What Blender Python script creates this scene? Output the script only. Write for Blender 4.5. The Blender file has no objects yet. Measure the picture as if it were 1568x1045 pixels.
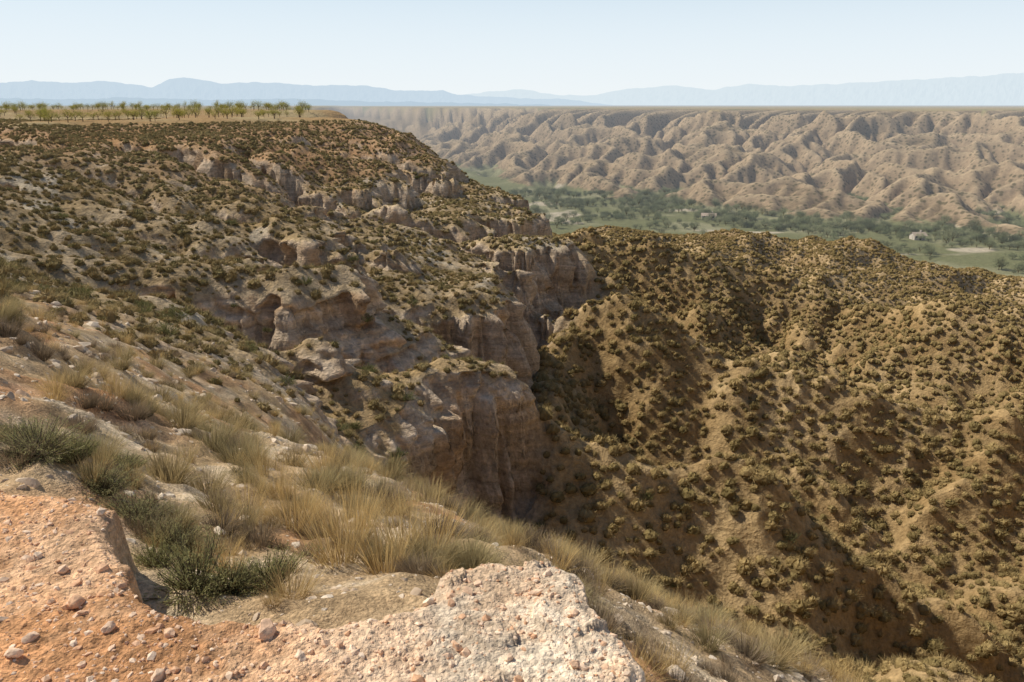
import bpy, math, heapq, time
import numpy as np
from mathutils import Vector
T0=time.time()
rng=np.random.default_rng(7)
PITCH=math.radians(16.5); F=1220.0
SP,CP=math.sin(PITCH),math.cos(PITCH)
# ------------------------------------------------------------------ noise
_g=np.linspace(0,2*np.pi,256,endpoint=False); GX=np.cos(_g); GY=np.sin(_g)
def _h(ix,iy,s):
    h=(ix.astype(np.uint32)*np.uint32(374761393)+iy.astype(np.uint32)*np.uint32(668265263)+np.uint32((s*2246822519)&0xffffffff))
    h=(h^(h>>np.uint32(13)))*np.uint32(1274126177)
    return ((h^(h>>np.uint32(16)))&np.uint32(255)).astype(np.int64)
def pn(x,y,s=0):
    x=np.asarray(x,dtype=np.float64); y=np.asarray(y,dtype=np.float64)
    fx=np.floor(x); fy=np.floor(y); ix=fx.astype(np.int64); iy=fy.astype(np.int64)
    dx=x-fx; dy=y-fy
    u=dx*dx*dx*(dx*(dx*6-15)+10); v=dy*dy*dy*(dy*(dy*6-15)+10)
    def g(a,b):
        k=_h((ix+a)&0xffffffff,(iy+b)&0xffffffff,s); return GX[k]*(dx-a)+GY[k]*(dy-b)
    a=g(0,0); b=g(1,0); c=g(0,1); d=g(1,1)
    return ((a+(b-a)*u)*(1-v)+(c+(d-c)*u)*v)*1.5
def fbm(x,y,o,s=0,gain=.5):
    t=0;a=1;n=0
    for i in range(o):
        t=t+a*pn(x*2**i+i*17.3,y*2**i-i*9.1,s+i); n+=a; a*=gain
    return t/n
def ridged(x,y,o,s=0,gain=.5):
    t=0;a=1;n=0
    for i in range(o):
        t=t+a*(1-np.abs(pn(x*2**i+i*7.3,y*2**i-i*3.1,s+i))*2.0); n+=a; a*=gain
    return t/n
def sst(a,b,x):
    t=np.clip((x-a)/(b-a),0,1); return t*t*(3-2*t)
# ------------------------------------------------------------------ survey points
def tv(v):
    b=(522-v)/F; return (-SP+b*CP)/(CP+b*SP), (CP+b*SP)
def pt(u,v,D):
    t,den=tv(v); return (D*(u-784)/F/den, D, D*t)
def ptz(u,D,z):
    t=z/D; th=math.atan(-t)-PITCH
    b=-math.tan(th); den=CP+b*SP
    return (D*(u-784)/F/den, D, z)
P=[]
for a in [(0,705,4.2),(100,710,5),(250,715,6),(300,860,3.6),(450,910,3.2),(640,890,3.1),(450,815,4.8),(600,820,5.2),(760,848,4.6),
 (430,725,8),(600,755,8.5),(0,600,6),(0,490,9),(100,570,9),(200,620,10),(100,515,14),(200,550,16),(300,620,15),(400,665,15),(500,705,13),
 (580,720,12.5),(700,805,9),(780,840,7.5),(870,880,5.5),(1000,955,4.5),(1150,1025,4.8),(1280,1068,5.0),(-150,600,6),(-150,480,10),
 (800,945,20),(800,890,40),(1000,1050,15),(1000,1020,35),(1280,1130,15),(1280,1080,35),(1500,1100,20),(1568,1200,8),(1100,1200,2.5),
 (600,810,25),(600,790,38),(700,900,25),(700,870,42),(350,575,25),(430,600,30),(500,660,25),(450,585,35),(-100,440,30),(0,435,26),
 (430,465,60),(530,462,62),(430,520,55),(530,520,57),
 (0,192,165),(100,189,170),(250,187,185),(400,185,200),(480,184,215),(562,184,225),(-150,195,150),
 (0,230,120),(200,250,115),(0,300,80),(100,350,70),(300,300,110),(450,250,150),(500,300,140),(300,400,70),(450,380,85),(0,400,40),
 (150,450,40),(300,500,42),(600,300,150),(560,220,190),(680,330,140),(760,370,130),(620,420,85),(700,460,80),(640,540,60),(780,470,85),
 (740,605,55),(580,605,48),(785,620,56),(640,215,225),(700,262,215),(760,292,200),(830,350,160),(875,388,122),(700,390,115),
 (900,435,118),(1000,480,130),(830,540,85),(815,680,66),(850,730,62),(950,650,85),(1000,700,80),(1400,1000,55),(1200,1000,50),(1000,905,52),
 (900,835,52),(790,825,54),(1568,700,100),(1200,500,165),(1400,600,130),(1200,700,88),(1568,1000,62),(1568,850,75),(1750,800,80),(1750,600,120),
 (1000,420,240),(900,380,290),(865,356,330),(1050,374,340),(1200,368,330),(1350,396,290),(1500,460,240),(1568,465,235),(1300,464,210),(1550,532,170),(1100,600,110),(1300,800,72)]:
    P.append(pt(*a))
for a in [(0,250,-3.4),(250,260,-3.4),(450,260,-3.4),(0,350,-3.4),(250,350,-3.4),(450,350,-3.6),(540,300,-4),(-150,200,-3.4),(-150,350,-3.4),(0,650,-3.4),(300,650,-3.4),(480,650,-3.6),
 (640,320,-60),(700,310,-60),(760,290,-52),(835,225,-44),(640,600,-72),(720,600,-72),(780,620,-72),(780,420,-66),
 (850,560,-73),(850,660,-73),(1050,460,-72),(1050,590,-73),(1250,420,-72.5),(1250,540,-73),(1400,375,-73),(1568,350,-73),(1568,460,-73),(1400,480,-73),(1800,340,-72),(1800,460,-73),
 (940,480,-71.5),(1150,400,-68),(1450,320,-67),(1700,290,-66)]:
    P.append(ptz(*a))
P=np.array(P)
cr=np.hypot(P[:,0],P[:,1]); ca=np.arctan2(P[:,0],P[:,1]); cl=np.log(cr); ct=P[:,2]/cr
C2=.06**2
def _phi(a,l): return np.sqrt((a[:,None]-ca[None])**2+(l[:,None]-cl[None])**2+C2)
n=len(P)
M=np.zeros((n+3,n+3)); M[:n,:n]=_phi(ca,cl)-np.eye(n)*.004
M[:n,n]=1;M[:n,n+1]=ca;M[:n,n+2]=cl;M[n:,:n]=M[:n,n:].T
W=np.linalg.solve(M,np.concatenate([ct,[0,0,0]]))
def rbf(x,y):
    sh=x.shape; x=x.ravel(); y=y.ravel()
    r=np.hypot(x,y)+1e-6; az=np.clip(np.arctan2(x,y),-.85,.85); l=np.log(np.clip(r,1.8,800))
    o=np.empty(len(x))
    for i in range(0,len(x),60000):
        a=az[i:i+60000]; q=l[i:i+60000]
        o[i:i+60000]=_phi(a,q)@W[:n]+W[n]+W[n+1]*a+W[n+2]*q
    z=o*r
    return z.reshape(sh)
# explicit ridge and gully lines in the basin (world polylines)
def wl(L): return np.array([pt(*a)[:2] for a in L])
LINES=[(wl([(850,700,60),(900,725,58),(1000,745,61),(1130,800,59),(1290,890,57),(1450,1030,54)]),5.5,5.5),
 (wl([(900,665,84),(960,680,80),(1100,730,79),(1300,850,71),(1410,940,66),(1568,1040,60)]),-5,6),
 (wl([(960,545,100),(1080,620,98),(1200,690,93),(1350,740,89),(1560,800,82)]),5,7),
 (wl([(1060,550,120),(1200,610,114),(1450,680,107),(1650,720,100)]),-5,8),
 (wl([(1000,450,160),(1080,470,158),(1200,490,160),(1400,560,140),(1620,600,130)]),6,9),
 (wl([(1060,440,195),(1200,460,190),(1400,500,175),(1650,560,150)]),-6,11),
 (wl([(930,400,230),(1060,402,235),(1180,408,238),(1300,430,225),(1550,480,195)]),4.5,11),
 (wl([(1000,390,275),(1180,385,280),(1400,420,255),(1600,450,235)]),-7,11),
 (wl([(1100,380,310),(1200,375,318),(1300,385,308)]),3,12),
 (wl([(1150,700,88),(1180,640,100),(1230,590,118)]),3.5,4),
 (wl([(1330,740,88),(1400,660,110),(1430,600,130)]),4,5),
 (wl([(1130,800,60),(1170,860,54),(1190,960,50)]),3,3.5),
 (wl([(1290,890,57),(1250,960,53),(1260,1040,49)]),2.5,3),
 (wl([(1020,745,61),(990,820,56),(1010,900,52)]),2.5,3),
 (wl([(1450,900,68),(1500,820,76),(1568,760,88)]),4,4.5),
 (wl([(1080,620,98),(1040,570,115),(1060,520,135)]),3,4.5),
 (wl([(1230,490,158),(1260,450,185),(1250,430,215)]),4,7),
 (wl([(1430,560,138),(1480,520,160),(1470,480,190)]),4,7)]
def lines(x,y):
    o=np.zeros(x.shape)
    for L,h,w in LINES:
        d=np.full(x.shape,1e9)
        for i in range(len(L)-1):
            ax,ay=L[i];bx,by=L[i+1];ex,ey=bx-ax,by-ay
            t=np.clip(((x-ax)*ex+(y-ay)*ey)/(ex*ex+ey*ey),0,1)
            d=np.minimum(d,np.hypot(x-ax-t*ex,y-ay-t*ey))
        o+=h/(1+(d/w)**2)**1.3
    return o
# far mesa geometry
fu=[540,600,700,780,850,1100,1250,1568,1900]; faz=[math.atan((u-784)/F/1.03) for u in fu]
ffoot=[1500,1250,930,750,650,550,510,440,395]; frim=[2700,2200,1700,1420,1300,1080,980,850,780]
ffoot=[f/math.cos(a) for f,a in zip(ffoot,faz)]; frim=[f/math.cos(a) for f,a in zip(frim,faz)]
def zfar(x,y):
    r=np.hypot(x,y); az=np.arctan2(x,y)
    rf=np.interp(az,faz,ffoot); rr=np.interp(az,faz,frim)
    wx=fbm(x/160,y/160,3,51)*100
    rr=rr+wx*1.0; rf=rf+fbm(x/90,y/90,2,61)*30
    s=np.clip((r-rf)/(rr-rf),0,1)
    Pf=.70*s**1.0+.30*sst(.88,.965,s)
    return -72.5+66.5*Pf, s
def base(x,y):
    r=np.hypot(x,y); az=np.arctan2(x,y)
    z=rbf(x,y)
    zf,s=zfar(x,y)
    d=-(x+.2*y)
    zl=-3.5-69*(1-sst(-50,60,d))
    zz=np.maximum(zf,zl)
    rf=np.minimum(np.interp(az,faz,ffoot),700)
    w=sst(rf*.84,rf*.97,r)
    z=z*(1-w)+zz*w
    k=sst(1.0,1.5,np.abs(az))
    z=z*(1-k)+(-2.0)*k
    z=np.clip(z,-72.6,-1.85)
    return z
# ------------------------------------------------------------------ stream-power erosion on regular grids
def erode(z,cell,steps,KT,diff,talus):
    ny,nx=z.shape
    z=z.copy(); dt=KT/steps
    nb=[(-1,-1),(-1,0),(-1,1),(0,-1),(0,1),(1,-1),(1,0),(1,1)]
    ds=[1.414,1,1.414,1,1,1.414,1,1.414]
    N=nx*ny
    for it in range(steps):
        zl=z.ravel().tolist(); f=[1e9]*N; done=bytearray(N); hp=[]
        for i in range(nx):
            for j in (0,ny-1):
                k=j*nx+i; f[k]=zl[k]; hp.append((zl[k],k)); done[k]=1
        for j in range(1,ny-1):
            for i in (0,nx-1):
                k=j*nx+i; f[k]=zl[k]; hp.append((zl[k],k)); done[k]=1
        heapq.heapify(hp); offs=[a*nx+b for a,b in nb]
        while hp:
            h,k=heapq.heappop(hp)
            i=k%nx
            for (a,b),o in zip(nb,offs):
                q=k+o
                if q<0 or q>=N or i+b<0 or i+b>=nx or done[q]: continue
                done[q]=1
                hq=zl[q]
                if hq<h+1e-4: hq=h+1e-4
                f[q]=hq; heapq.heappush(hp,(hq,q))
        fz=np.array(f).reshape(ny,nx)
        best=np.full((ny,nx),0.0); rec=np.arange(N).reshape(ny,nx).copy(); bd=np.ones((ny,nx))
        pad=np.pad(fz,1,constant_values=1e9); idx=np.arange(N).reshape(ny,nx)
        for (a,b),d in zip(nb,ds):
            sl=(fz-pad[1+a:1+a+ny,1+b:1+b+nx])/d
            m=sl>best; best[m]=sl[m]; rec[m]=(idx+a*nx+b)[m]; bd[m]=d
        rec[0]=idx[0];rec[-1]=idx[-1];rec[:,0]=idx[:,0];rec[:,-1]=idx[:,-1]
        order=np.argsort(fz.ravel()).tolist(); R=rec.ravel().tolist(); A=[1.0]*N
        for k in reversed(order):
            q=R[k]
            if q!=k: A[q]+=A[k]
        An=np.minimum(np.array(A)*cell*cell,2.5e4)
        Fk=(dt*np.sqrt(An)/(cell*bd.ravel())).tolist()
        for k in order:
            q=R[k]
            if q!=k:
                zq=zl[q]
                if zl[k]>zq: zl[k]=(zl[k]+Fk[k]*zq)/(1+Fk[k])
        z=np.array(zl).reshape(ny,nx)
        for _ in range(3 if talus else 1):
            dd=diff
            if talus:
                gy_,gx_=np.gradient(z,cell); low=sst(-22,-32,z)
                dd=np.minimum(diff+low*.5*sst(.75,1.05,np.hypot(gx_,gy_)),.6)
            zp=np.pad(z,1,mode='edge')
            z=z+dd*((zp[:-2,1:-1]+zp[2:,1:-1]+zp[1:-1,:-2]+zp[1:-1,2:])/4-z)
    return z
def mkgrid(x0,x1,y0,y1,c,noisef,steps,KT,diff,talus=False):
    xs=np.arange(x0,x1,c); ys=np.arange(y0,y1,c); X,Y=np.meshgrid(xs,ys)
    b=base(X,Y); z0=b+noisef(X,Y,b)
    z1=erode(z0,c,steps,KT,diff,talus)
    e=np.minimum.reduce([sst(x0,x0+12*c,X),sst(x1,x1-12*c,X),sst(y0,y0+8*c,Y),sst(y1,y1-12*c,Y)])
    return (x0,y0,c,(z1-b)*e)
def samp(G,x,y):
    x0,y0,c,A=G; ny,nx=A.shape
    fx=(x-x0)/c; fy=(y-y0)/c
    ok=(fx>1)&(fx<nx-3)&(fy>1)&(fy<ny-3)
    o=np.zeros(x.shape)
    fx=fx[ok];fy=fy[ok];ix=np.floor(fx).astype(int);iy=np.floor(fy).astype(int);u=fx-ix;v=fy-iy
    def wt(t): return [(-t+2*t*t-t**3)/2,(2-5*t*t+3*t**3)/2,(t+4*t*t-3*t**3)/2,(-t*t+t**3)/2]
    wu=wt(u);wv=wt(v);s=0
    for j in range(4):
        for i in range(4): s=s+wv[j]*wu[i]*A[iy+j-1,ix+i-1]
    o[ok]=s
    return o
def nf1(X,Y,b):
    r=np.hypot(X,Y)
    low=sst(-20,-36,b); hi=sst(-4.2,-9,b); fl=sst(-71.5,-67,b)
    x=X+fbm(X/45,Y/45,2,3)*16; y=Y+fbm(X/45,Y/45,2,5)*16
    am=13*(1-.35*sst(220,320,r))
    wx=fbm(X/18,Y/18,3,13)*8; wy=fbm(X/18,Y/18,3,17)*8
    ln=lines(X+wx,Y+wy)
    return (low*((ridged(x/46,(y+.3*x)/34,4,11,.6)-.48)*am+ln*1.15)+hi*(ridged(x/30,y/30,3,21)-.45)*1.9)*fl+ .25+.9*hi
def nf2(X,Y,b):
    m=sst(-72.3,-66,b)*sst(-6.2,-12,b)
    x=X+fbm(X/60,Y/60,2,33)*24; y=Y+fbm(X/60,Y/60,2,35)*24
    return m*((ridged(x/72,y/105,4,41)-.45)*31+4)
G1=mkgrid(-190,400,26,480,1.7,nf1,6,.6,.08,True)
print('G1',time.time()-T0)
G2=mkgrid(-420,900,400,1900,4.4,nf2,5,1.7,.08)
print('G2',time.time()-T0)
# ------------------------------------------------------------------ ledge
LP=[]
for u,v in [(-250,733),(0,740),(60,748),(120,762),(178,770),(186,820),(200,890),(250,912),(330,935),(430,934),(520,925),(600,918),(645,905),(690,868),(745,850),(800,860),(850,852),(885,862),(905,920),(945,965),(990,1000),(1000,1045),(1015,1200)]:
    t,den=tv(v); D=-1.65/t; LP.append((D*(u-784)/F/den,D))
LP+= [(.5,.4),(2.5,-2),(30,-30),(-30,-30),(-30,8),(-6,4.2)]
LP=np.array(LP)
def ledge_sdf(x,y):
    n=len(LP); d=np.full(x.shape,1e9); ins=np.zeros(x.shape,bool)
    for i in range(n):
        ax,ay=LP[i]; bx,by=LP[(i+1)%n]
        ex,ey=bx-ax,by-ay
        t=np.clip(((x-ax)*ex+(y-ay)*ey)/(ex*ex+ey*ey),0,1)
        d=np.minimum(d,np.hypot(x-ax-t*ex,y-ay-t*ey))
        c=((ay>y)!=(by>y))&(x<(bx-ax)*(y-ay)/(by-ay+1e-12)+ax)
        ins^=c
    return np.where(ins,d,-d)
def terr(z,x,y,m):
    az=np.arctan2(x,y)
    w=fbm(x/14,y/14,3,77)*2.0
    zz=z+w
    xs=[-80,-40,-34,-32.5,-25.0,-22.6,-19.5,-16.2,-14.9,-5.2,-4.2,-3.4,5]
    ys=[-80,-40,-37.0,-33.8,-31.5,-21.2,-19.1,-18.2,-14.3,-5.9,-4.6,-3.4,5]
    o=np.interp(zz,xs,ys)-w
    pat=.5+.5*sst(-.15,.2,fbm(x/30,y/30,2,79)+.5*sst(-16,-20,z))
    pat=pat*(.12+.88*np.maximum(sst(-.38,-.28,az),sst(-6.5,-5,z)))
    return z+(o-z)*m*pat
def leftmask(x,y):
    r=np.hypot(x,y); az=np.arctan2(x,y)
    c=np.interp(r,[45,85,118,150],[.02,.035,.10,.06])
    return 1-sst(c-.035,c+.035,az+fbm(x/22,y/22,2,8)*.04)
def H(x,y,aux=False):
    r=np.hypot(x,y); az=np.arctan2(x,y)
    z=base(x,y)
    m=sst(34,58,r)
    z=z+samp(G1,x,y)*m+samp(G2,x,y)
    pl=np.maximum(sst(-4.6,-6.5,z),0)
    lm=leftmask(x,y)
    sp=lm*sst(36,50,r)*(1-sst(190,260,r))
    z=z+sp*pl*(fbm(x/9,y/9,4,15)*(.8+1.2*sst(-.38,-.25,az))+ (ridged(x/13,y/13,2,19)-.5)*1.6*sst(-.4,-.3,az))
    z=terr(z,x,y,sp)
    amp=np.clip(r*.012,.0,1.2)*(.75+.05*lm)
    z=z+amp*fbm(x/(4.0+r*.02),y/(4.0+r*.02),4,91)*(.2+.8*pl)*(sst(-71.8,-68,z))
    z=z+(1-lm)*sst(40,60,r)*(1-sst(300,380,r))*sst(-71.8,-66,z)*(ridged(x/9,y/9,3,95)-.5)*1.5
    near=1-sst(20,60,r)
    z=z+near*sst(3,6,r)*.38*fbm(x/2.2,y/2.2,5,101,.55)
    z=z+(1-sst(10,20,r))*.08*fbm(x/.45,y/.45,4,105)
    ld=np.zeros(x.shape)
    k=r<45
    sd=np.full(x.shape,-9.0)
    if k.any():
        xx=x[k];yy=y[k]
        s=ledge_sdf(xx,yy)+fbm(xx/.35,yy/.35,4,120)*.10+pn(xx/.9,yy/.9,127)*.05
        zb=np.minimum(z[k],-1.98+.05*fbm(xx/.3,yy/.3,2,3))
        blk=sst(-.45,-.05,xx)
        top=-1.66+.03*fbm(xx/.5,yy/.5,4,111)+.018*fbm(xx/.07,yy/.07,3,113,.6)
        top=top+blk*.02*np.round(1.6*fbm(xx/.35,yy/.35,2,140))
        top=top-.03*(1-sst(0,.08,s))
        e=sst(-.06,.012,s)
        z[k]=zb+(top-zb)*e; ld[k]=e; sd[k]=s
    if aux: return z,ld,sd
    return z
# ------------------------------------------------------------------ terrain mesh
def lg(a,b,st): return np.exp(np.arange(math.log(a),math.log(b),st))
rr=np.concatenate([np.linspace(.15,1.5,16),lg(1.6,4,.0045),lg(4,40,.006),lg(40,75,.0019),lg(75,140,.0030),lg(140,1500,.0048),lg(1500,45000,.05),[46000]])
azd=np.arange(-.72,.72,.0017)
azo=np.linspace(.72,2*np.pi-.72,110)[0:-1]
aa=np.concatenate([azd,azo]); NA=len(aa); NR=len(rr)
Rg,Ag=np.meshgrid(rr,aa,indexing='ij')
X=Rg*np.sin(Ag); Y=Rg*np.cos(Ag)
Z,LD,SDF=H(X,Y,True)
print('H',time.time()-T0,X.shape)
dzr=np.gradient(Z,axis=0)/np.gradient(Rg,axis=0)
dza=np.gradient(Z,axis=1)/np.maximum(np.gradient(Ag,axis=1)*Rg,1e-4)
dza[:,-1]=0;dza[:,0]=0
SL=np.hypot(dzr,dza)
LM=leftmask(X,Y)
st=(pn(Z*.8,X*.02+Y*.02,201)+.7*pn(Z*2.3,X*.05,203))
stm=sst(.9,1.7,SL)*sst(30,45,Rg)*(1-sst(250,400,Rg))*LM
def blur(a,k):
    b=a.copy()
    for _ in range(k):
        b[1:-1]=(b[:-2]+2*b[1:-1]+b[2:])/4
        b[:,1:-1]=(b[:,:-2]+2*b[:,1:-1]+b[:,2:])/4
    return b
gx=dzr*np.sin(Ag)+dza*np.cos(Ag); gy=dzr*np.cos(Ag)-dza*np.sin(Ag)
gx=blur(gx,6); gy=blur(gy,6); gn=np.hypot(gx,gy)+1e-6
flute=-np.abs(fbm(X/3.2,Y/3.2,3,207))*2.8+.6
off=stm*(st*.7-flute*1.7)
Xd=X-gx/gn*off; Yd=Y-gy/gn*off
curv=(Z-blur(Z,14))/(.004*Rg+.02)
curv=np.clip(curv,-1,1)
def col(a): return np.array(a)[None,None,:]
n1=fbm(X/40,Y/40,4,301)[...,None]; n2=fbm(X/6,Y/6,4,305)[...,None]; n3=fbm(X/.8,Y/.8,3,309)[...,None]
R3=Rg[...,None]; Z3=Z[...,None]; S3=SL[...,None]
def mix(a,b,m): return a+(b-a)*m
left=LM[...,None]
cb=mix(col([.32,.21,.095]),col([.47,.335,.175]),sst(-.25,.4,n1*.6+n2*.5))
chl=mix(col([.36,.26,.145]),col([.49,.375,.24]),sst(-.2,.4,n2+n1*.3))
chl=mix(chl,col([.43,.29,.135]),sst(.0,.45,fbm(X/22,Y/22,3,315)[...,None])*.65)
chl=mix(chl,col([.60,.53,.42]),sst(.2,.36,fbm(X/7,Y/7,4,318)[...,None])*.5)
chl=mix(chl,col([.46,.24,.12]),(1-sst(9,20,np.abs(Z3+6)*2+n2*6))*sst(100,150,R3)*.55)
C=mix(cb,chl,left*(1-sst(-26,-36,Z3)*.7))
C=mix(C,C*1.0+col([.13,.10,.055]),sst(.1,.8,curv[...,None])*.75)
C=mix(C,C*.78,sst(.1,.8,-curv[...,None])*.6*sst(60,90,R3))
band=(.5+.5*pn(Z*1.6,X*.01+Y*.01,331)+.3*pn(Z*5,X*.02,333))[...,None]
cc=mix(col([.45,.33,.22]),col([.65,.52,.38]),np.clip(band,0,1))
cc=mix(cc,cc*col([.87,.78,.69]),sst(0,.5,fbm(X/3,Y/3,2,340)[...,None]))
C=mix(C,cc,sst(.8,1.25,S3+n2*.2)*sst(20,40,R3)*(1-sst(300,420,R3))*left)
cn=mix(col([.47,.33,.19]),col([.62,.49,.335]),sst(-.2,.4,n3+n2*.5))
cn=mix(cn,col([.50,.255,.125]),sst(.0,.4,fbm(X/1.8,Y/1.8,3,345)[...,None]-(X/6)[...,None]*.15-.1)*.75)
cn=mix(cn,cn*.6,sst(0.05,.3,fbm(X/1.2,Y/1.2,3,347)[...,None])*.6*sst(2.5,4,R3))
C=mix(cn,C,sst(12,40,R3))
zf,ss=zfar(X,Y)
cf=mix(col([.225,.16,.092]),col([.35,.255,.15]),sst(-.3,.35,n1*.5+fbm(X/18,Y/18,3,350)[...,None]*.6))
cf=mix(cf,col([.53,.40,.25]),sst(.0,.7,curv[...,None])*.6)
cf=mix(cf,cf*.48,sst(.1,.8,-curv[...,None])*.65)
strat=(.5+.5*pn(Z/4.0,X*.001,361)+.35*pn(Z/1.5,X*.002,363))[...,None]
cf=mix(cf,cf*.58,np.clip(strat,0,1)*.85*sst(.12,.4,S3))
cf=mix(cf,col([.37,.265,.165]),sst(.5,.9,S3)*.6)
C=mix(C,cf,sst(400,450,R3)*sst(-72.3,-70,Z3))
vn=fbm(X/45,Y/45,3,371)[...,None]
cv=mix(col([.17,.17,.08]),col([.28,.26,.15]),sst(-.1,.45,vn))
cv=mix(cv,col([.46,.39,.28]),sst(.34,.44,fbm(X/60,Y/35,2,377)[...,None]))
C=mix(C,cv,(1-sst(-71.3,-69.8,Z3+n2))*sst(270,310,R3))
tan_=mix(col([.42,.27,.13]),col([.46,.35,.19]),sst(-.2,.3,n1))
tan_=mix(tan_,col([.22,.22,.10]),sst(.1,.4,fbm(X/300,Y/120,3,381)[...,None])*sst(300,600,R3))
C=mix(C,tan_,sst(-4.6,-3.9,Z3)*sst(100,150,R3)*np.where(X<0,1,0)[...,None])
farp=sst(-7.2,-6.3,Z3)*sst(700,900,R3)
C=mix(C,mix(tan_,col([.20,.20,.10]),.4),farp)
lo=mix(col([.57,.30,.145]),col([.73,.47,.28]),sst(-.3,.4,n3+.4*fbm(X/.15,Y/.15,3,391)[...,None]))
lp=mix(col([.68,.49,.325]),col([.83,.68,.51]),sst(-.3,.4,n3+.5*fbm(X/.12,Y/.12,3,393)[...,None]))
lw=sst(-1.0,.0,X+.25*fbm(X/.3,Y/.3,3,395)+(Y-2.2)*.35)[...,None]
lc=mix(lo,lp,lw)
lc=mix(lc,lc*.7,(1-sst(.0,.05,SDF[...,None]))*(1-lw))
C=mix(C,lc,LD[...,None])
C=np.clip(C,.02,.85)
far=sst(400,460,Rg)*sst(-72,-70,Z)*sst(-6.0,-6.6,Z)
nearm=1-sst(15,40,Rg)
co=np.stack([Xd,Yd,Z],-1).reshape(-1,3)
co=np.vstack([co,[[0,0,-1.66]]])
i,j=np.meshgrid(np.arange(NR-1),np.arange(NA),indexing='ij')
jn=(j+1)%NA
q=np.stack([i*NA+j,(i+1)*NA+j,(i+1)*NA+jn,i*NA+jn],-1).reshape(-1,4)
q=q[:,::-1]
me=bpy.data.meshes.new('terrain')
me.vertices.add(len(co)); me.vertices.foreach_set('co',co.astype(np.float32).ravel())
tri=np.stack([np.full(NA,NR*NA),(np.arange(NA)+1)%NA,np.arange(NA)],-1)
nl=q.size+tri.size
me.loops.add(nl); me.loops.foreach_set('vertex_index',np.concatenate([q.ravel(),tri.ravel()]).astype(np.int32))
me.polygons.add(len(q)+len(tri))
ls=np.concatenate([np.arange(len(q))*4,q.size+np.arange(len(tri))*3]).astype(np.int32)
me.polygons.foreach_set('loop_start',ls)
me.polygons.foreach_set('use_smooth',np.ones(len(ls),bool))
me.update(calc_edges=True)
ca_=me.color_attributes.new('Col','FLOAT_COLOR','POINT')
cc4=np.ones((len(co),4),np.float32); cc4[:-1,:3]=C.reshape(-1,3); cc4[-1,:3]=[.5,.3,.2]
ca_.data.foreach_set('color',cc4.ravel())
for nm,ar in (('far',far),('near',nearm),('cliff',sst(.8,1.3,SL)*sst(25,40,Rg)*(1-sst(300,420,Rg))*LM)):
    at=me.attributes.new(nm,'FLOAT','POINT'); a=np.zeros(len(co),np.float32); a[:-1]=ar.ravel(); at.data.foreach_set('value',a)
scene=bpy.context.scene
terrain=bpy.data.objects.new('canyon_terrain_ground',me); scene.collection.objects.link(terrain)
print('mesh',time.time()-T0)
# ------------------------------------------------------------------ materials
HAZE=(.57,.64,.72)  # airlight colour that distant materials emit
class NT:
    def __init__(s,name):
        s.m=bpy.data.materials.new(name); s.m.use_nodes=True; s.t=s.m.node_tree; s.t.nodes.clear()
        s.out=s.t.nodes.new('ShaderNodeOutputMaterial')
    def n(s,ty,**k):
        nd=s.t.nodes.new(ty)
        for a,b in k.items():
            if a.startswith('i_'):
                nm=a[2:]; nm=int(nm) if nm.isdigit() else nm.replace('_',' ')
                if hasattr(b,'is_linked') : s.t.links.new(b,nd.inputs[nm])
                else: nd.inputs[nm].default_value=b
            else: setattr(nd,a,b)
        return nd
    def l(s,a,b): s.t.links.new(a,b)
    def math(s,op,a,b=0,c=None,clamp=False):
        nd=s.t.nodes.new('ShaderNodeMath'); nd.operation=op; nd.use_clamp=clamp
        for i,v in enumerate([a,b]+([c] if c is not None else [])):
            if hasattr(v,'is_linked'): s.l(v,nd.inputs[i])
            else: nd.inputs[i].default_value=v
        return nd.outputs[0]
    def mix(s,f,a,b,bt='MIX'):
        nd=s.t.nodes.new('ShaderNodeMix'); nd.data_type='RGBA'; nd.blend_type=bt
        for ix,v in ((0,f),(6,a),(7,b)):
            if hasattr(v,'is_linked'): s.l(v,nd.inputs[ix])
            else: nd.inputs[ix].default_value=v if ix==0 else (*v,1) if len(v)==3 else v
        return nd.outputs[2]
    def ramp(s,f,stops):
        nd=s.t.nodes.new('ShaderNodeValToRGB'); cr_=nd.color_ramp
        while len(cr_.elements)<len(stops): cr_.elements.new(.5)
        for e,(p,c) in zip(cr_.elements,stops):
            e.position=p; e.color=(c,c,c,1) if not isinstance(c,tuple) else (*c,1)
        s.l(f,nd.inputs[0]); return nd.outputs[0]
    def attr(s,name,t='GEOMETRY'):
        nd=s.n('ShaderNodeAttribute',attribute_name=name,attribute_type=t); return nd
    def haze(s,shader,L=5000,start=150):  # aerial haze painted in as emission, growing with world distance
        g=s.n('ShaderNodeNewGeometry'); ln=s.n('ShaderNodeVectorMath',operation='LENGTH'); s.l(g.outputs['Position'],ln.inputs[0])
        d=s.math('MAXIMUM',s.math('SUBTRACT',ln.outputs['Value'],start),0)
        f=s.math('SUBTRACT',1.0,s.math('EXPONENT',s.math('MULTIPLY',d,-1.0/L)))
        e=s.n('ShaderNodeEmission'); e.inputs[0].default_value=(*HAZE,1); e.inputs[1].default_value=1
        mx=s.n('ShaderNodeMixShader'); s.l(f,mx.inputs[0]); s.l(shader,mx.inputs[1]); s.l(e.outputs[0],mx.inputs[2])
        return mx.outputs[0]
def noise(nt,scale,detail=4,rough=.6,vec=None):
    nd=nt.n('ShaderNodeTexNoise'); nd.inputs['Scale'].default_value=scale; nd.inputs['Detail'].default_value=detail; nd.inputs['Roughness'].default_value=rough
    if vec is not None: nt.l(vec,nd.inputs['Vector'])
    return nd.outputs[0]
t=NT('terrain_soil_rock')
pos=t.n('ShaderNodeNewGeometry').outputs['Position']
colr=t.attr('Col').outputs['Color']; farA=t.attr('far').outputs['Fac']; nearA=t.attr('near').outputs['Fac']; clA=t.attr('cliff').outputs['Fac']
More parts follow.
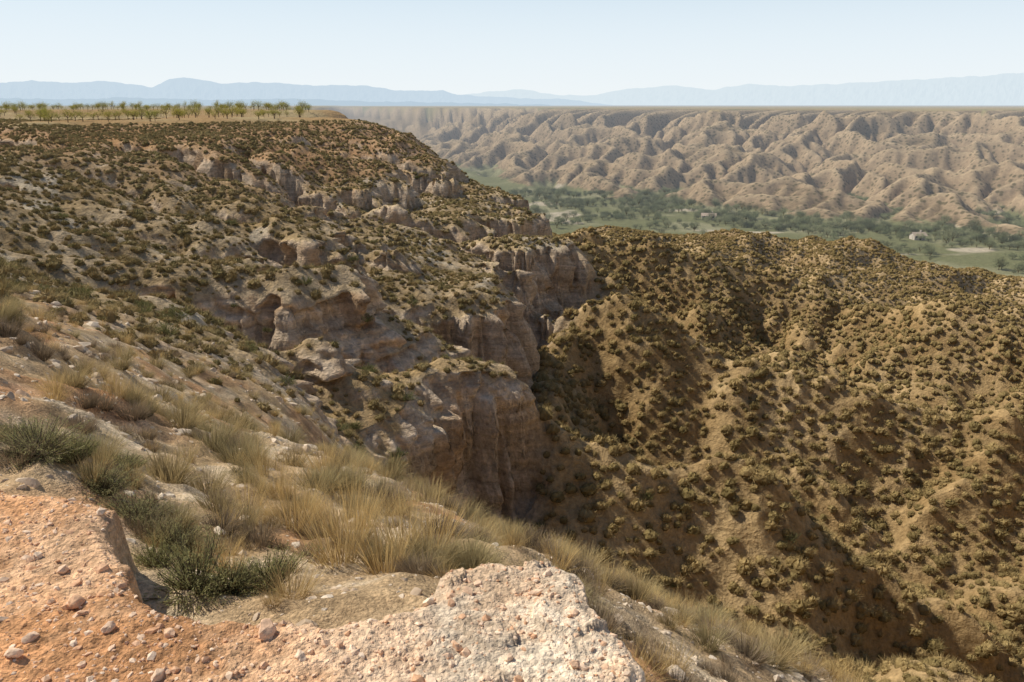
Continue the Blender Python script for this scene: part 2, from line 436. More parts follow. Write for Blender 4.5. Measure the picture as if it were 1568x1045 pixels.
nA=noise(t,.35,4,.65,pos); nB=noise(t,2.6,4,.7,pos); nC=noise(t,26,4,.75,pos)
c=t.mix(1,colr,t.ramp(nA,[(.25,.8),(.75,1.25)]),'MULTIPLY')
c=t.mix(1,c,t.ramp(nB,[(.3,.72),(.7,1.3)]),'MULTIPLY')
c=t.mix(t.math('MULTIPLY',nearA,.85),c,t.mix(1,c,t.ramp(nC,[(.3,.62),(.7,1.45)]),'MULTIPLY'))
vo=t.n('ShaderNodeTexVoronoi'); vo.inputs['Scale'].default_value=70; t.l(pos,vo.inputs['Vector'])
c=t.mix(t.math('MULTIPLY',nearA,.5),c,t.mix(1,c,t.ramp(t.n('ShaderNodeSeparateColor',i_0=vo.outputs['Color']).outputs[0],[(0,.65),(1,1.45)]),'MULTIPLY'))
mp=t.n('ShaderNodeMapping'); mp.inputs['Scale'].default_value=(.08,.08,1.7); t.l(pos,mp.inputs[0])
stt=noise(t,1.0,5,.7,mp.outputs[0])
c=t.mix(clA,c,t.mix(1,c,t.ramp(stt,[(.3,.62),(.5,1.0),(.7,1.3)]),'MULTIPLY'))
vf=t.n('ShaderNodeTexVoronoi'); vf.inputs['Scale'].default_value=.26; t.l(pos,vf.inputs['Vector'])
nF=noise(t,.02,3,.6,pos)
spot=t.ramp(t.math('ADD',vf.outputs['Distance'],t.math('MULTIPLY',nF,.6)),[(.5,1),(.72,0)])
c=t.mix(t.math('MULTIPLY',t.math('MULTIPLY',spot,farA),.75),c,(.08,.07,.03))
b1=t.n('ShaderNodeBump',i_Height=nA); b1.inputs['Strength'].default_value=.8; b1.inputs['Distance'].default_value=1.0
b2=t.n('ShaderNodeBump',i_Height=t.math('ADD',nB,t.math('MULTIPLY',stt,t.math('MULTIPLY',clA,1.4))),i_Normal=b1.outputs[0]); b2.inputs['Distance'].default_value=.3; b2.inputs['Strength'].default_value=.9
hh=t.math('ADD',t.math('MULTIPLY',nC,1.0),t.math('MULTIPLY',vo.outputs['Distance'],-.25))
mxn=t.n('ShaderNodeMix',data_type='VECTOR'); t.l(nearA,mxn.inputs[0])
b4=t.n('ShaderNodeBump',i_Height=hh); b4.inputs['Distance'].default_value=.022; b4.inputs['Strength'].default_value=1
t.l(b2.outputs[0],mxn.inputs[4]); t.l(b4.outputs[0],mxn.inputs[5])
bs=t.n('ShaderNodeBsdfDiffuse'); bs.inputs['Roughness'].default_value=.3; t.l(c,bs.inputs[0]); t.l(mxn.outputs[1],bs.inputs['Normal'])
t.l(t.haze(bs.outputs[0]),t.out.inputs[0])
me.materials.append(t.m)

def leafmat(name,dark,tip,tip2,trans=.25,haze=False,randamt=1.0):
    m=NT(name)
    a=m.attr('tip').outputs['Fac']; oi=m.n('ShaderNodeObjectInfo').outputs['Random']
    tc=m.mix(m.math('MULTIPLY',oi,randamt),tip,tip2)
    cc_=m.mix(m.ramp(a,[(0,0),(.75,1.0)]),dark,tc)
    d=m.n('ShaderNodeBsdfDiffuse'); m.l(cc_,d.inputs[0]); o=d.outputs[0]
    if trans>0:
        tr=m.n('ShaderNodeBsdfTranslucent'); m.l(cc_,tr.inputs[0])
        mx=m.n('ShaderNodeMixShader'); mx.inputs[0].default_value=trans; m.l(d.outputs[0],mx.inputs[1]); m.l(tr.outputs[0],mx.inputs[2])
        o=mx.outputs[0]
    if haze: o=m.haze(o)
    m.l(o,m.out.inputs[0]); return m.m
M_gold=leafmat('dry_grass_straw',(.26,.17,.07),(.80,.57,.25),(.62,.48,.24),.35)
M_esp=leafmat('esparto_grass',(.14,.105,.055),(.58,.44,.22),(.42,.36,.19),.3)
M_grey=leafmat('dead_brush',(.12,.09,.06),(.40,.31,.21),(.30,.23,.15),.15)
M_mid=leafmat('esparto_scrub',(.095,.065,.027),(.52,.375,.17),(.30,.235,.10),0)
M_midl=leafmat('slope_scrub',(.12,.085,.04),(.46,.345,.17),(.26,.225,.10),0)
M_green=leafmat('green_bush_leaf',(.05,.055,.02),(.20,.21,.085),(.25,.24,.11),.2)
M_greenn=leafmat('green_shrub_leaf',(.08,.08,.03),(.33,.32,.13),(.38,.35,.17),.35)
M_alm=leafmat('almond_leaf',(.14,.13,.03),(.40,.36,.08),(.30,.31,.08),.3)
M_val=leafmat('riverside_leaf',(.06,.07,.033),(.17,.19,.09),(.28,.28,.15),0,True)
def plain(name,c,scale=8,haze=False,rough=.8,c2=None,bump=.01):
    m=NT(name); p=m.n('ShaderNodeNewGeometry').outputs['Position']; oi=m.n('ShaderNodeObjectInfo').outputs['Random']
    nz=noise(m,scale,4,.65,p)
    cc_=m.mix(oi,c,c2 or c); cc_=m.mix(1,cc_,m.ramp(nz,[(.3,.75),(.7,1.25)]),'MULTIPLY')
    b=m.n('ShaderNodeBump',i_Height=nz); b.inputs['Distance'].default_value=bump
    d=m.n('ShaderNodeBsdfDiffuse'); m.l(cc_,d.inputs[0]); m.l(b.outputs[0],d.inputs['Normal'])
    o=d.outputs[0]
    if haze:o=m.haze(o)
    m.l(o,m.out.inputs[0]); return m.m
M_bark=plain('bark',(.12,.09,.065),6)
M_stone=plain('limestone_pebble',(.62,.35,.20),40,c2=(.80,.62,.46),bump=.004)
M_stone2=plain('slope_stone',(.48,.36,.25),10,c2=(.70,.59,.46))
# ------------------------------------------------------------------ prototype meshes
def mkmesh(name,verts,faces,tips,mats,fm=None):
    m=bpy.data.meshes.new(name); m.from_pydata([tuple(v) for v in verts],[],faces); 
    a=m.attributes.new('tip','FLOAT','POINT'); a.data.foreach_set('value',np.array(tips,np.float32))
    for x in mats: m.materials.append(x)
    if fm is not None: m.polygons.foreach_set('material_index',np.array(fm,np.int32))
    m.update(); return bpy.data.objects.new(name,m)
def tussock(name,mat,nb,R,Ht,w,seg,seed,core=.7,lean=1.0,droop=.5):
    g=np.random.default_rng(seed); V=[];Fc=[];Tp=[]
    for b in range(nb):
        a=g.uniform(0,2*math.pi); rad=math.sqrt(g.uniform())*R*.35
        bx,by=rad*math.cos(a),rad*math.sin(a)
        a2=a+g.normal()*.5; th=min(abs(g.normal())*.38+.45*math.sqrt(g.uniform()),1.35)*lean
        L=Ht*g.uniform(.65,1.1)*(1+.12*math.sin(th))
        dx,dy,dz=math.sin(th)*math.cos(a2),math.sin(th)*math.sin(a2),math.cos(th)
        px,py,pz=bx,by,-.03
        sx,sy=-math.sin(a2+g.normal()*.8),math.cos(a2+g.normal()*.8)
        ww=w*g.uniform(.6,1.3); s0=len(V); tt=g.uniform(.65,1)
        for k in range(seg+1):
            f=k/seg; wk=ww*(1-f)**.7*.5
            if k<seg:
                V+= [(px-sx*wk,py-sy*wk,pz),(px+sx*wk,py+sy*wk,pz)]; Tp+=[f*tt]*2
            else:
                V.append((px,py,pz)); Tp.append(tt)
            dz-=droop*f*math.sin(th)/seg*2; ln=math.sqrt(dx*dx+dy*dy+dz*dz)
            px+=dx/ln*L/seg; py+=dy/ln*L/seg; pz+=dz/ln*L/seg
        for k in range(seg):
            i0=s0+2*k
            if k<seg-1: Fc.append((i0,i0+1,i0+3,i0+2))
            else: Fc.append((i0,i0+1,i0+2))
    if core:
        s0=len(V); nr,na=5,13
        lob=[g.uniform(.75,1.2) for _ in range(na)]
        for k in range(nr+1):
            ph=k/nr*math.pi/2
            for j in range(na):
                a=j/na*2*math.pi; rr_=R*core*lob[j]*math.cos(ph)*g.uniform(.8,1.15)
                V.append((rr_*math.cos(a),rr_*math.sin(a),-.12*Ht+Ht*(core+.06)*math.sin(ph)*g.uniform(.78,1.1))); Tp.append(.1+.6*math.sin(ph)*g.uniform(.3,1))
        for k in range(nr):
            for j in range(na):
                Fc.append((s0+k*na+j,s0+k*na+(j+1)%na,s0+(k+1)*na+(j+1)%na,s0+(k+1)*na+j))
    return mkmesh(name,V,Fc,Tp,[mat])
def tube(V,Fc,Tp,fm,p0,p1,r0,r1,ns=5):
    d=(p1-p0).normalized(); u=d.orthogonal().normalized(); v=d.cross(u); s=len(V)
    for p,r in ((p0,r0),(p1,r1)):
        for j in range(ns):
            a=2*math.pi*j/ns; V.append(tuple(p+u*math.cos(a)*r+v*math.sin(a)*r)); Tp.append(.5)
    for j in range(ns): Fc.append((s+j,s+(j+1)%ns,s+ns+(j+1)%ns,s+ns+j)); fm.append(1)
def tree(name,mat,Ht,cr_,trunkh,nleaf,ls,seed,tall=1.0,limbs=6):
    g=np.random.default_rng(seed); V=[];Fc=[];Tp=[];fm=[]
    top=Vector((g.normal()*.1,g.normal()*.1,trunkh)); tube(V,Fc,Tp,fm,Vector((0,0,-.3)),top,.12*Ht/3.5,.08*Ht/3.5,7)
    cl=[]
    for k in range(limbs):
        a=2*math.pi*k/limbs+g.normal()*.3; e=g.uniform(.45,1.25)
        L=(Ht-trunkh)*g.uniform(.55,.85)
        mid=top+Vector((math.cos(a)*math.cos(e)*L*.5,math.sin(a)*math.cos(e)*L*.5,math.sin(e)*L*.5*tall))
        end=mid+Vector((math.cos(a+.3)*math.cos(e)*L*.5*cr_,math.sin(a+.3)*math.cos(e)*L*.5*cr_,math.sin(e)*L*.55*tall))
        tube(V,Fc,Tp,fm,top,mid,.055*Ht/3.5,.035*Ht/3.5); tube(V,Fc,Tp,fm,mid,end,.035*Ht/3.5,.012*Ht/3.5)
        cl+= [end,mid.lerp(end,.5)]
        for q_ in range(2):
            e2=mid.lerp(end,g.uniform(.2,.8))+Vector(g.normal(size=3))*.28*(Ht-trunkh)*.6
            tube(V,Fc,Tp,fm,mid.lerp(end,.3),e2,.02*Ht/3.5,.008*Ht/3.5,4); cl.append(e2)
    for k in range(nleaf):
        c_=cl[g.integers(len(cl))]; sp=.17*(Ht-trunkh)
        p=c_+Vector(g.normal(size=3))*sp; 
        if p.z<trunkh*.8: continue
        u=Vector(g.normal(size=3)).normalized(); v=u.orthogonal().normalized(); s=len(V); z_=ls*g.uniform(.6,1.4)
        V+= [tuple(p-u*z_),tuple(p+v*z_*.5),tuple(p+u*z_),tuple(p-v*z_*.5)]
        tp=min(1,max(0,.45+.5*(p.z-trunkh)/(Ht-trunkh)+g.normal()*.15)); Tp+=[tp]*4
        Fc.append((s,s+1,s+2,s+3)); fm.append(0)
    return mkmesh(name,V,Fc,Tp,[mat,M_bark],fm)
def shrub(name,mat,R,Ht,nst,nl,ls,seed):
    g=np.random.default_rng(seed); V=[];Fc=[];Tp=[];fm=[]
    for k in range(nst):
        a=g.uniform(0,2*math.pi); th=math.sqrt(g.uniform())*1.15
        d=Vector((math.sin(th)*math.cos(a)*R,math.sin(th)*math.sin(a)*R,math.cos(th)*Ht))*g.uniform(.65,1.12)
        p0=Vector((g.normal()*.06*R,g.normal()*.06*R,-.03)); p1=p0+d
        tube(V,Fc,Tp,fm,p0,p1,.006,.002,3)
        for q_ in range(nl):
            f=g.uniform(.3,1.05)**.7; p=p0.lerp(p1,f)+Vector(g.normal(size=3))*.035*R
            u=(d.normalized()*.9+Vector(g.normal(size=3))*.45).normalized(); v=u.orthogonal().normalized(); v=(v*math.cos(q_)+u.cross(v)*math.sin(q_))
            s=len(V); z_=ls*g.uniform(.6,1.3)
            V+= [tuple(p),tuple(p+u*z_+v*z_*.18),tuple(p+u*z_*2),tuple(p+u*z_-v*z_*.18)]; tp=min(1,max(0,f*.95+g.normal()*.12-.1)); Tp+=[tp*.6,tp,tp,tp]
            Fc.append((s,s+1,s+2,s+3)); fm.append(0)
    return mkmesh(name,V,Fc,Tp,[mat,M_bark],fm)
import bmesh
def rock(name,mat,seed,sub=2,flat=.65):
    g=np.random.default_rng(seed); bm=bmesh.new(); bmesh.ops.create_icosphere(bm,subdivisions=sub,radius=1)
    pl=[(Vector(g.normal(size=3)).normalized(),g.uniform(.45,.8)) for _ in range(11)]
    for v in bm.verts:
        p=v.co.copy()
        for nn,d in pl:
            dd=p.dot(nn)
            if dd>d: p-=nn*(dd-d)*.95
        p*=1+float(pn(np.array([p.x*2+seed]),np.array([p.y*2+p.z*2]),seed)[0])*.14
        v.co=Vector((p.x*g.uniform(.96,1.04),p.y*.8,p.z*flat))
    m=bpy.data.meshes.new(name); bm.to_mesh(m); bm.free(); m.materials.append(mat)
    return bpy.data.objects.new(name,m)
def coll(name,obs):
    c_=bpy.data.collections.new(name)
    for o in obs: c_.objects.link(o)
    return c_
def scatter(name,co,rot,scl,idx,collection):
    m=bpy.data.meshes.new(name); N=len(co)
    m.vertices.add(N); m.vertices.foreach_set('co',np.asarray(co,np.float32).ravel())
    a=m.attributes.new('rot','FLOAT_VECTOR','POINT'); a.data.foreach_set('vector',np.asarray(rot,np.float32).ravel())
    a=m.attributes.new('scl','FLOAT_VECTOR','POINT'); a.data.foreach_set('vector',np.asarray(scl,np.float32).ravel())
    a=m.attributes.new('idx','INT','POINT'); a.data.foreach_set('value',np.asarray(idx,np.int32))
    o=bpy.data.objects.new(name,m); scene.collection.objects.link(o)
    ng=bpy.data.node_groups.new(name,'GeometryNodeTree')
    ng.interface.new_socket('Geometry',in_out='INPUT',socket_type='NodeSocketGeometry'); ng.interface.new_socket('Geometry',in_out='OUTPUT',socket_type='NodeSocketGeometry')
    N_=ng.nodes; gi=N_.new('NodeGroupInput'); go=N_.new('NodeGroupOutput'); ip=N_.new('GeometryNodeInstanceOnPoints')
    ci=N_.new('GeometryNodeCollectionInfo'); ci.inputs['Collection'].default_value=collection; ci.inputs['Separate Children'].default_value=True; ci.inputs['Reset Children'].default_value=True
    def na(nm,ty):
        q_=N_.new('GeometryNodeInputNamedAttribute'); q_.data_type=ty; q_.inputs['Name'].default_value=nm; return q_.outputs['Attribute']
    L=ng.links.new
    L(gi.outputs[0],ip.inputs['Points']); L(ci.outputs[0],ip.inputs['Instance']); ip.inputs['Pick Instance'].default_value=True
    L(na('idx','INT'),ip.inputs['Instance Index']); L(na('rot','FLOAT_VECTOR'),ip.inputs['Rotation']); L(na('scl','FLOAT_VECTOR'),ip.inputs['Scale'])
    L(ip.outputs[0],go.inputs[0])
    md=o.modifiers.new('scatter','NODES'); md.node_group=ng
    print(name,N); return o
def slopeat(x,y,e=.5):
    return np.hypot((H(x+e,y)-H(x-e,y))/(2*e),(H(x,y+e)-H(x,y-e))/(2*e))
def place(name,x,y,s,collection,npro,tilt=.12,sq=.15,sink=0.03,zs=1.0):
    z=H(x,y); N=len(x)
    rot=np.stack([rng.normal(0,tilt,N),rng.normal(0,tilt,N),rng.uniform(0,6.283,N)],-1)
    sc=s[:,None]*np.stack([rng.uniform(1-sq,1+sq,N),rng.uniform(1-sq,1+sq,N),zs*rng.uniform(1-sq,1+sq,N)],-1)
    return scatter(name,np.stack([x,y,z-sink*s],-1),rot,sc,rng.integers(0,npro,N),collection)
def jgrid(x0,x1,y0,y1,sp):
    xs=np.arange(x0,x1,sp); ys=np.arange(y0,y1,sp*.87); A,B=np.meshgrid(xs,ys); A=A+(np.arange(len(ys))%2*sp/2)[:,None]
    A=A+rng.uniform(-.48,.48,A.shape)*sp; B=B+rng.uniform(-.48,.48,B.shape)*sp
    return A.ravel(),B.ravel()
def infov(x,y,r0,r1,mg=.70):
    r=np.hypot(x,y); return (r>r0)&(r<r1)&(np.abs(np.arctan2(x,y))<mg)
# --- scrub
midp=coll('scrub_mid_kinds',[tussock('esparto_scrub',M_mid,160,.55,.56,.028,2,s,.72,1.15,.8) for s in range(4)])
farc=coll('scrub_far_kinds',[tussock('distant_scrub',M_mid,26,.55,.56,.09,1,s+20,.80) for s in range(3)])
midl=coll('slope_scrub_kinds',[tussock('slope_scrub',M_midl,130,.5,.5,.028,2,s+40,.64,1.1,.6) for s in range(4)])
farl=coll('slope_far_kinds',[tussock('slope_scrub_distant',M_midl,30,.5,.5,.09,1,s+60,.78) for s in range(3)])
def split(x,y,s,lf,nm):
    r=np.hypot(x,y)
    for a,(k,cl_,n_) in enumerate(((r<110,midp if not lf else midl,4),(r>=110,farc if not lf else farl,3))):
        if k.any(): place(nm[a],x[k],y[k],s[k],cl_,n_)
x,y=jgrid(-60,330,30,460,.98); k=infov(x,y,40,430); x=x[k];y=y[k]
z=H(x,y); sl=slopeat(x,y,.7)
lf=leftmask(x,y)*(1-sst(-26,-36,z))
den=.98+.9*fbm(x/10,y/10,4,401)
u=rng.uniform(size=len(x))
k=(u<den)&(sl<2.8)&(z>-70)&(lf<.5); xb,yb=x[k],y[k]
sb=np.clip(rng.lognormal(.0,.34,len(xb)),.4,1.9)*.99
split(xb,yb,sb,False,('basin_scrub','basin_scrub_distant'))
x,y=jgrid(-190,60,20,235,.76); k=infov(x,y,21,300); x=x[k];y=y[k]
z=H(x,y); sl=slopeat(x,y,.5)
lf=leftmask(x,y)*(1-sst(-26,-36,z))
den=.74+.75*fbm(x/9,y/9,3,405)
k=(rng.uniform(size=len(x))<den)&(sl<1.0)&(z<-3.9)&(lf>=.5); xb,yb=x[k],y[k]
sb=np.clip(rng.lognormal(-.38,.42,len(xb)),.25,1.6)*(.65+.35*sst(20,50,np.hypot(xb,yb)))
split(xb,yb,sb,True,('hillside_scrub','hillside_scrub_distant'))
print('scrub',time.time()-T0)
grp=coll('green_bush_kinds',[shrub('green_bush',M_green,.9,.85,70,16,.07,s+80) for s in range(3)])
N=250; a=rng.uniform(-.62,.62,N); r=np.exp(rng.uniform(math.log(30),math.log(260),N)); x=r*np.sin(a);y=r*np.cos(a); z=H(x,y)
k=(z<-4.5)&((a<.05)|(rng.uniform(size=N)<.25)); x=x[k];y=y[k]
place('green_bushes',x,y,rng.uniform(.35,.95,len(x)),grp,3)
# --- foreground vegetation
es=coll('esparto_kinds',[tussock('esparto_tussock',M_esp,520,.42,.46,.0075,4,s+100,0,1.15,.8) for s in range(4)])
gd=coll('dry_grass_kinds',[tussock('dry_grass_tuft',M_gold,220,.32,.50,.0055,4,s+120,0,.85,.55) for s in range(3)])
gy=coll('dead_brush_kinds',[tussock('dead_brush',M_grey,480,.42,.34,.007,3,s+140,0,1.2,.2) for s in range(2)])
nearb=coll('near_green_kinds',[shrub('green_shrub',M_greenn,.42,.42,200,30,.016,s+160) for s in range(3)])
def nearpts(N,r0,r1,a0,a1,seed_thr,sc,seedn,p=.5):
    a=rng.uniform(a0,a1,N); r=(rng.uniform(r0**p,r1**p,N))**(1/p); x=r*np.sin(a); y=r*np.cos(a)
    _,ld,sd=H(x,y,True); k=(sd<-.15)&(fbm(x/sc,y/sc,2,seedn)>seed_thr); return x[k],y[k]
def fs(x,y,a,b): return np.clip(a+np.hypot(x,y)*b,0,1)
x,y=nearpts(1150,3.8,40,-.72,.72,-.03,1.5,501,.8); place('esparto_grass_clumps',x,y,rng.uniform(.35,.95,len(x))*fs(x,y,.38,.06),es,4)
x,y=nearpts(980,3.0,34,-.72,.75,-.03,1.2,511,.7); place('dry_golden_grass',x,y,rng.uniform(.28,.8,len(x))*fs(x,y,.42,.06),gd,3)
x,y=nearpts(850,3.4,34,-.72,.7,-.05,1.0,521,.6); place('dead_brush_clumps',x,y,rng.uniform(.3,.85,len(x))*fs(x,y,.4,.06),gy,2)
def at(L):
    o=np.array([pt(u,v,D)[:2] for u,v,D in L]); return o[:,0],o[:,1]
x,y=at([(60,720,4.4),(110,700,4.6),(150,720,4.3),(205,780,4.0),(240,870,3.3),(300,915,3.0),(350,920,3.0),(410,915,3.1),(180,700,5.0),(100,690,5.0),(20,700,4.8),(260,810,3.8)])
place('green_shrub_clump',x,y,rng.uniform(.38,.72,len(x)),nearb,3,zs=.75,tilt=.25,sq=.3)
x,y=at([(430,770,6.4),(470,790,5.8),(400,750,7),(540,850,4.6),(520,880,3.9),(590,890,3.7),(620,860,4.2),(560,810,5.4),(500,750,7.5),(450,830,4.9),(660,850,4.4),(380,790,5.6)])
place('tall_golden_grass',x,y,rng.uniform(.5,.85,len(x)),gd,3,zs=1.3)
print('veg',time.time()-T0)
# --- stones
st1=coll('pebble_kinds',[rock('pebble',M_stone,s+3,1) for s in range(5)])
st2=coll('stone_kinds',[rock('stone',M_stone2,s+13,2) for s in range(4)])
N=24000; x=rng.uniform(-3.2,1.2,N); y=rng.uniform(1.2,4,N); _,ld,sd=H(x,y,True); k=(sd>.015)&(rng.uniform(size=N)<.65+1.0*fbm(x/.25,y/.25,2,531)); x=x[k];y=y[k]
s=np.clip(rng.lognormal(math.log(.0075),.62,len(x)),.0025,.038)
place('ledge_gravel',x,y,s,st1,5,tilt=.5,sq=.3,sink=.1)
x,y=nearpts(12000,2.6,34,-.72,.75,-.5,1,541,.5); s=np.clip(rng.lognormal(math.log(.022),.75,len(x)),.006,.17)*np.clip(np.hypot(x,y)/7,.5,1.8)
place('slope_stones',x,y,s,st2,4,tilt=.4,sq=.3,sink=.25)
for (u,v,sz) in [(410,962,.050),(460,1000,.03),(165,960,.028),(118,915,.038),(48,975,.03),(260,970,.026),(700,985,.022),(820,902,.030),(655,912,.03),(880,1012,.022),(520,985,.018),(22,1000,.03),(780,1000,.02),(240,1030,.03),(690,920,.02)]:
    t_,den_=tv(v); D=-1.64/t_; xx=D*(u-784)/F/den_
    o=rock('rock',M_stone,int(u),3); o.scale=(sz,sz,sz); o.location=(xx,D,float(H(np.array([xx]),np.array([D]))[0])+sz*.3); o.rotation_euler=(.2,.1,u); scene.collection.objects.link(o)
# --- almond orchard
alm=coll('almond_kinds',[tree('almond_tree',M_alm,3.2,1.0,.9,480,.09,s+200) for s in range(4)])
x,y=jgrid(-260,-40,172,330,6.3)
az=np.arctan2(x,y); z=H(x,y); k=(z>-3.85)&(az<-.235)&(az>-.72)&(rng.uniform(size=len(x))<.7); x=x[k];y=y[k]
place('almond_orchard',x,y,rng.uniform(.55,1.05,len(x)),alm,4,tilt=.03,sink=0)
# --- valley trees
vt=coll('valley_tree_kinds',[tree('riverside_tree',M_val,6,1.1,1.2,1000,.27,s+230) for s in range(3)]+[tree('riverside_poplar',M_val,9,.5,1.5,1000,.27,s+240,1.3) for s in range(1)])
x,y=jgrid(-60,420,280,700,4.6); k=infov(x,y,280,900); x=x[k];y=y[k]; z=H(x,y); az=np.arctan2(x,y); rf=np.interp(az,faz,ffoot)
dn=.12+1.3*fbm(x/45,y/45,3,571)+.5*sst(.86,.97,np.hypot(x,y)/rf)
k=(z<-71.0)&(rng.uniform(size=len(x))<dn); x=x[k];y=y[k]
place('riverside_trees',x,y,rng.uniform(.25,.75,len(x)),vt,4,tilt=.04,sink=0)
# --- farmhouses
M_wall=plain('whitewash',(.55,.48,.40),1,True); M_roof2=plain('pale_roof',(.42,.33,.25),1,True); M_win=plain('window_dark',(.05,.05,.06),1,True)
def house(x,y,w,d,h,ang,zz,mr):
    e=bpy.data.objects.new('farmhouse',None); scene.collection.objects.link(e); e.location=(x,y,zz); e.rotation_euler=(0,0,ang)
    def part(nm,vs,fs,m):
        q_=bpy.data.meshes.new(nm); q_.from_pydata(vs,[],fs); q_.materials.append(m); o=bpy.data.objects.new(nm,q_); scene.collection.objects.link(o); o.parent=e
    def box(nm,cx,cy,cz,sx,sy,sz,m):
        vs=[(cx+a*sx/2,cy+b*sy/2,cz+c_*sz/2) for a in(-1,1) for b in(-1,1) for c_ in(-1,1)]
        part(nm,vs,[(0,1,3,2),(4,6,7,5),(0,4,5,1),(2,3,7,6),(0,2,6,4),(1,5,7,3)],m)
    r_=h+d*.28
    part('walls',[(-w/2,-d/2,-1),(w/2,-d/2,-1),(w/2,d/2,-1),(-w/2,d/2,-1),(-w/2,-d/2,h),(w/2,-d/2,h),(w/2,d/2,h),(-w/2,d/2,h),(-w/2,0,r_),(w/2,0,r_)],
      [(0,1,5,4),(2,3,7,6),(1,2,6,9,5),(3,0,4,8,7)],M_wall)
    o_=.5
    part('roof',[(-w/2-o_,-d/2-o_,h-.25),(w/2+o_,-d/2-o_,h-.25),(w/2+o_,0,r_+.08),(-w/2-o_,0,r_+.08),(w/2+o_,d/2+o_,h-.25),(-w/2-o_,d/2+o_,h-.25)],[(0,1,2,3),(3,2,4,5)],mr)
    box('door',0,-d/2-.03,1.05,1.1,.1,2.1,M_win)
    for i_,px in enumerate((-w*.32,w*.32)): box('window_%d'%(i_+1),px,-d/2-.03,1.7,1,.1,1.1,M_win)
    box('chimney',w*.25,d*.15,r_+.3,.7,.7,1.4,M_wall)
for u_,D_,w_,an,mr in [(1405,440,7,.1,M_roof2),(1085,530,9,-.2,M_roof2)]:
    X_,Y_,_=ptz(u_,D_,-72); zz=float(H(np.array([X_]),np.array([Y_]))[0]); house(X_,Y_,w_,5,2.6,an,zz,mr)
# ------------------------------------------------------------------ mountains
def mountain(name,dist,prof,airlight,seed,rough):
    us=np.linspace(prof[0][0],prof[-1][0],700); vs=np.interp(us,[p[0] for p in prof],[p[1] for p in prof])
    vs=vs+fbm(us/28,us*0+seed,5,seed)*rough
    azs=np.arctan((us-784)/F/1.035); hts=np.array([tv(v)[0] for v in vs])*dist
    rows=14; V=[];Fc=[]
    for k in range(rows):
        f=k/(rows-1); dd=dist*(1-.16*(1-f)); nz=ridged(us/22+0*f,us*0+f*3+seed,4,seed+9)
        zz=hts*f**1.1+ (nz-.6)*np.maximum(hts,0)*.5*f*(1-f)*2 - 40*(1-f)
        V+= [(dd*math.sin(a),dd*math.cos(a),float(h)) for a,h in zip(azs,zz)]
    n_=len(us)
    for k in range(rows-1):
        for j_ in range(n_-1): Fc.append((k*n_+j_,k*n_+j_+1,(k+1)*n_+j_+1,(k+1)*n_+j_))
    m=bpy.data.meshes.new(name); m.from_pydata(V,[],Fc)
    mt=NT(name+'_rock_airlight'); d=mt.n('ShaderNodeBsdfDiffuse'); d.inputs[0].default_value=(.22,.22,.2,1)
    e=mt.n('ShaderNodeEmission'); e.inputs[0].default_value=(*airlight,1)  # airlight painted as emission, outweighing the diffuse rock
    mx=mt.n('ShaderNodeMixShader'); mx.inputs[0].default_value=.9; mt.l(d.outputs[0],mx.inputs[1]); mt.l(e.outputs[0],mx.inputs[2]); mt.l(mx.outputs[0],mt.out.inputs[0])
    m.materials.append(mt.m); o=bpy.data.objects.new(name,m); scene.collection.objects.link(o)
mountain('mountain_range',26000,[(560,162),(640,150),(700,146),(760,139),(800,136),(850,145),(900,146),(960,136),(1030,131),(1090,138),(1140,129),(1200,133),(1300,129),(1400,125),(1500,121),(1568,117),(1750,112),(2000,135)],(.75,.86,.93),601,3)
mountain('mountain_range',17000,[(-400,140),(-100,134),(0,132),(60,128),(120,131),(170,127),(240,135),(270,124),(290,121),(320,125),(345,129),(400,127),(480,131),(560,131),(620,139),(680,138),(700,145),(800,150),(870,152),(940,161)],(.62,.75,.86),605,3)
mountain('foothills',9000,[(-400,150),(0,151),(100,153),(200,150),(330,153),(450,151),(560,155),(700,157),(800,159),(900,163)],(.52,.65,.76),611,3)
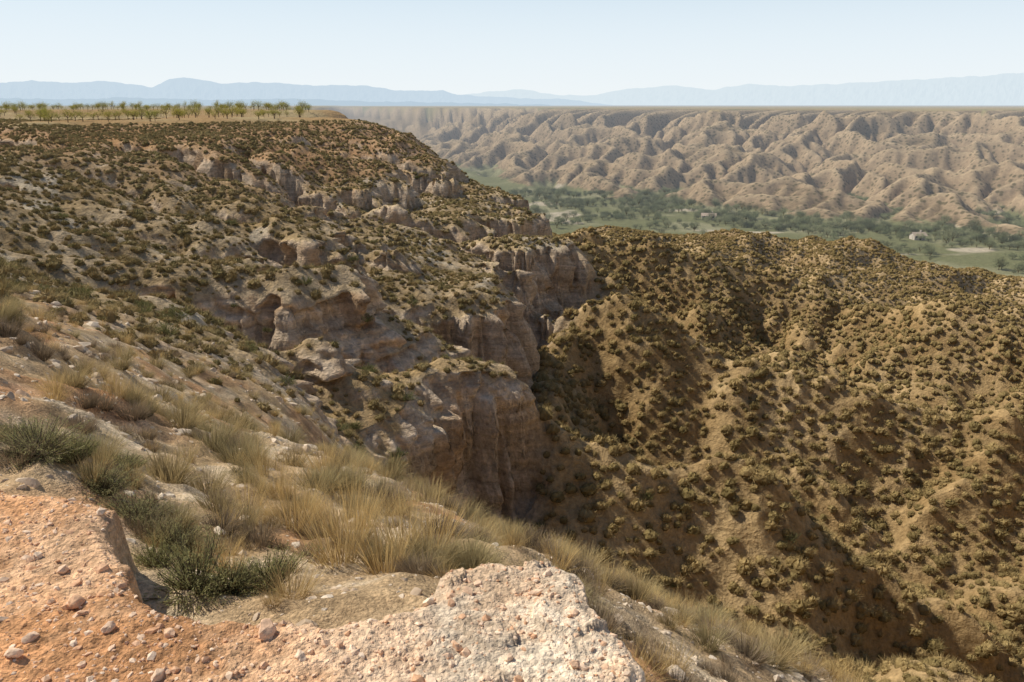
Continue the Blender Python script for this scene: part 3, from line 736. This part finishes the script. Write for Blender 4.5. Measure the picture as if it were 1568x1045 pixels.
# ------------------------------------------------------------------ sun, sky
SE,SA=math.radians(47),math.radians(-64)
dirv=Vector((math.sin(SA)*math.cos(SE),math.cos(SA)*math.cos(SE),math.sin(SE)))
sun=bpy.data.lights.new('sun','SUN'); sun.energy=5.0; sun.angle=math.radians(.53); sun.color=(1,.94,.82)
so=bpy.data.objects.new('sun',sun); scene.collection.objects.link(so); so.rotation_euler=dirv.to_track_quat('Z','Y').to_euler()
w=bpy.data.worlds.new('World'); scene.world=w; w.use_nodes=True
wt=w.node_tree; wn=wt.nodes; bg=wn['Background']; sk=wn.new('ShaderNodeTexSky'); sk.sky_type='NISHITA'; sk.sun_disc=False
sk.sun_elevation=SE; sk.sun_rotation=SA; sk.altitude=900; sk.air_density=1.0; sk.dust_density=1.0; sk.ozone_density=1.0
tc=wn.new('ShaderNodeTexCoord'); sx=wn.new('ShaderNodeSeparateXYZ'); wt.links.new(tc.outputs['Generated'],sx.inputs[0])
mr=wn.new('ShaderNodeMapRange'); mr.interpolation_type='SMOOTHSTEP'; wt.links.new(sx.outputs['Z'],mr.inputs[0])
for k_,v_ in ((1,0.04),(2,.40),(3,.97),(4,0.0)): mr.inputs[k_].default_value=v_
hz=wn.new('ShaderNodeValToRGB'); hm=wn.new('ShaderNodeMapRange'); wt.links.new(sx.outputs['Z'],hm.inputs[0]); hm.inputs[2].default_value=.14
wt.links.new(hm.outputs[0],hz.inputs[0]); hz.color_ramp.elements[0].color=(.90,.95,.97,1); hz.color_ramp.elements[1].color=(.74,.87,.97,1)
vm=wn.new('ShaderNodeVectorMath'); vm.operation='SCALE'; vm.inputs['Scale'].default_value=11.0; wt.links.new(hz.outputs[0],vm.inputs[0])
mxw=wn.new('ShaderNodeMix'); mxw.data_type='RGBA'; wt.links.new(mr.outputs[0],mxw.inputs[0]); wt.links.new(sk.outputs[0],mxw.inputs[6]); wt.links.new(vm.outputs[0],mxw.inputs[7])
wt.links.new(mxw.outputs[2],bg.inputs[0]); bg.inputs[1].default_value=.09
cam=bpy.data.cameras.new('camera'); cam.lens=28; cam.sensor_width=36; cam.clip_start=.05; cam.clip_end=120000
co_=bpy.data.objects.new('camera',cam); scene.collection.objects.link(co_); co_.location=(0,0,0); co_.rotation_euler=(math.radians(90)-PITCH,0,0)
scene.camera=co_
scene.view_settings.view_transform='Standard'; scene.view_settings.look='None'; scene.view_settings.exposure=0
print('done',time.time()-T0)
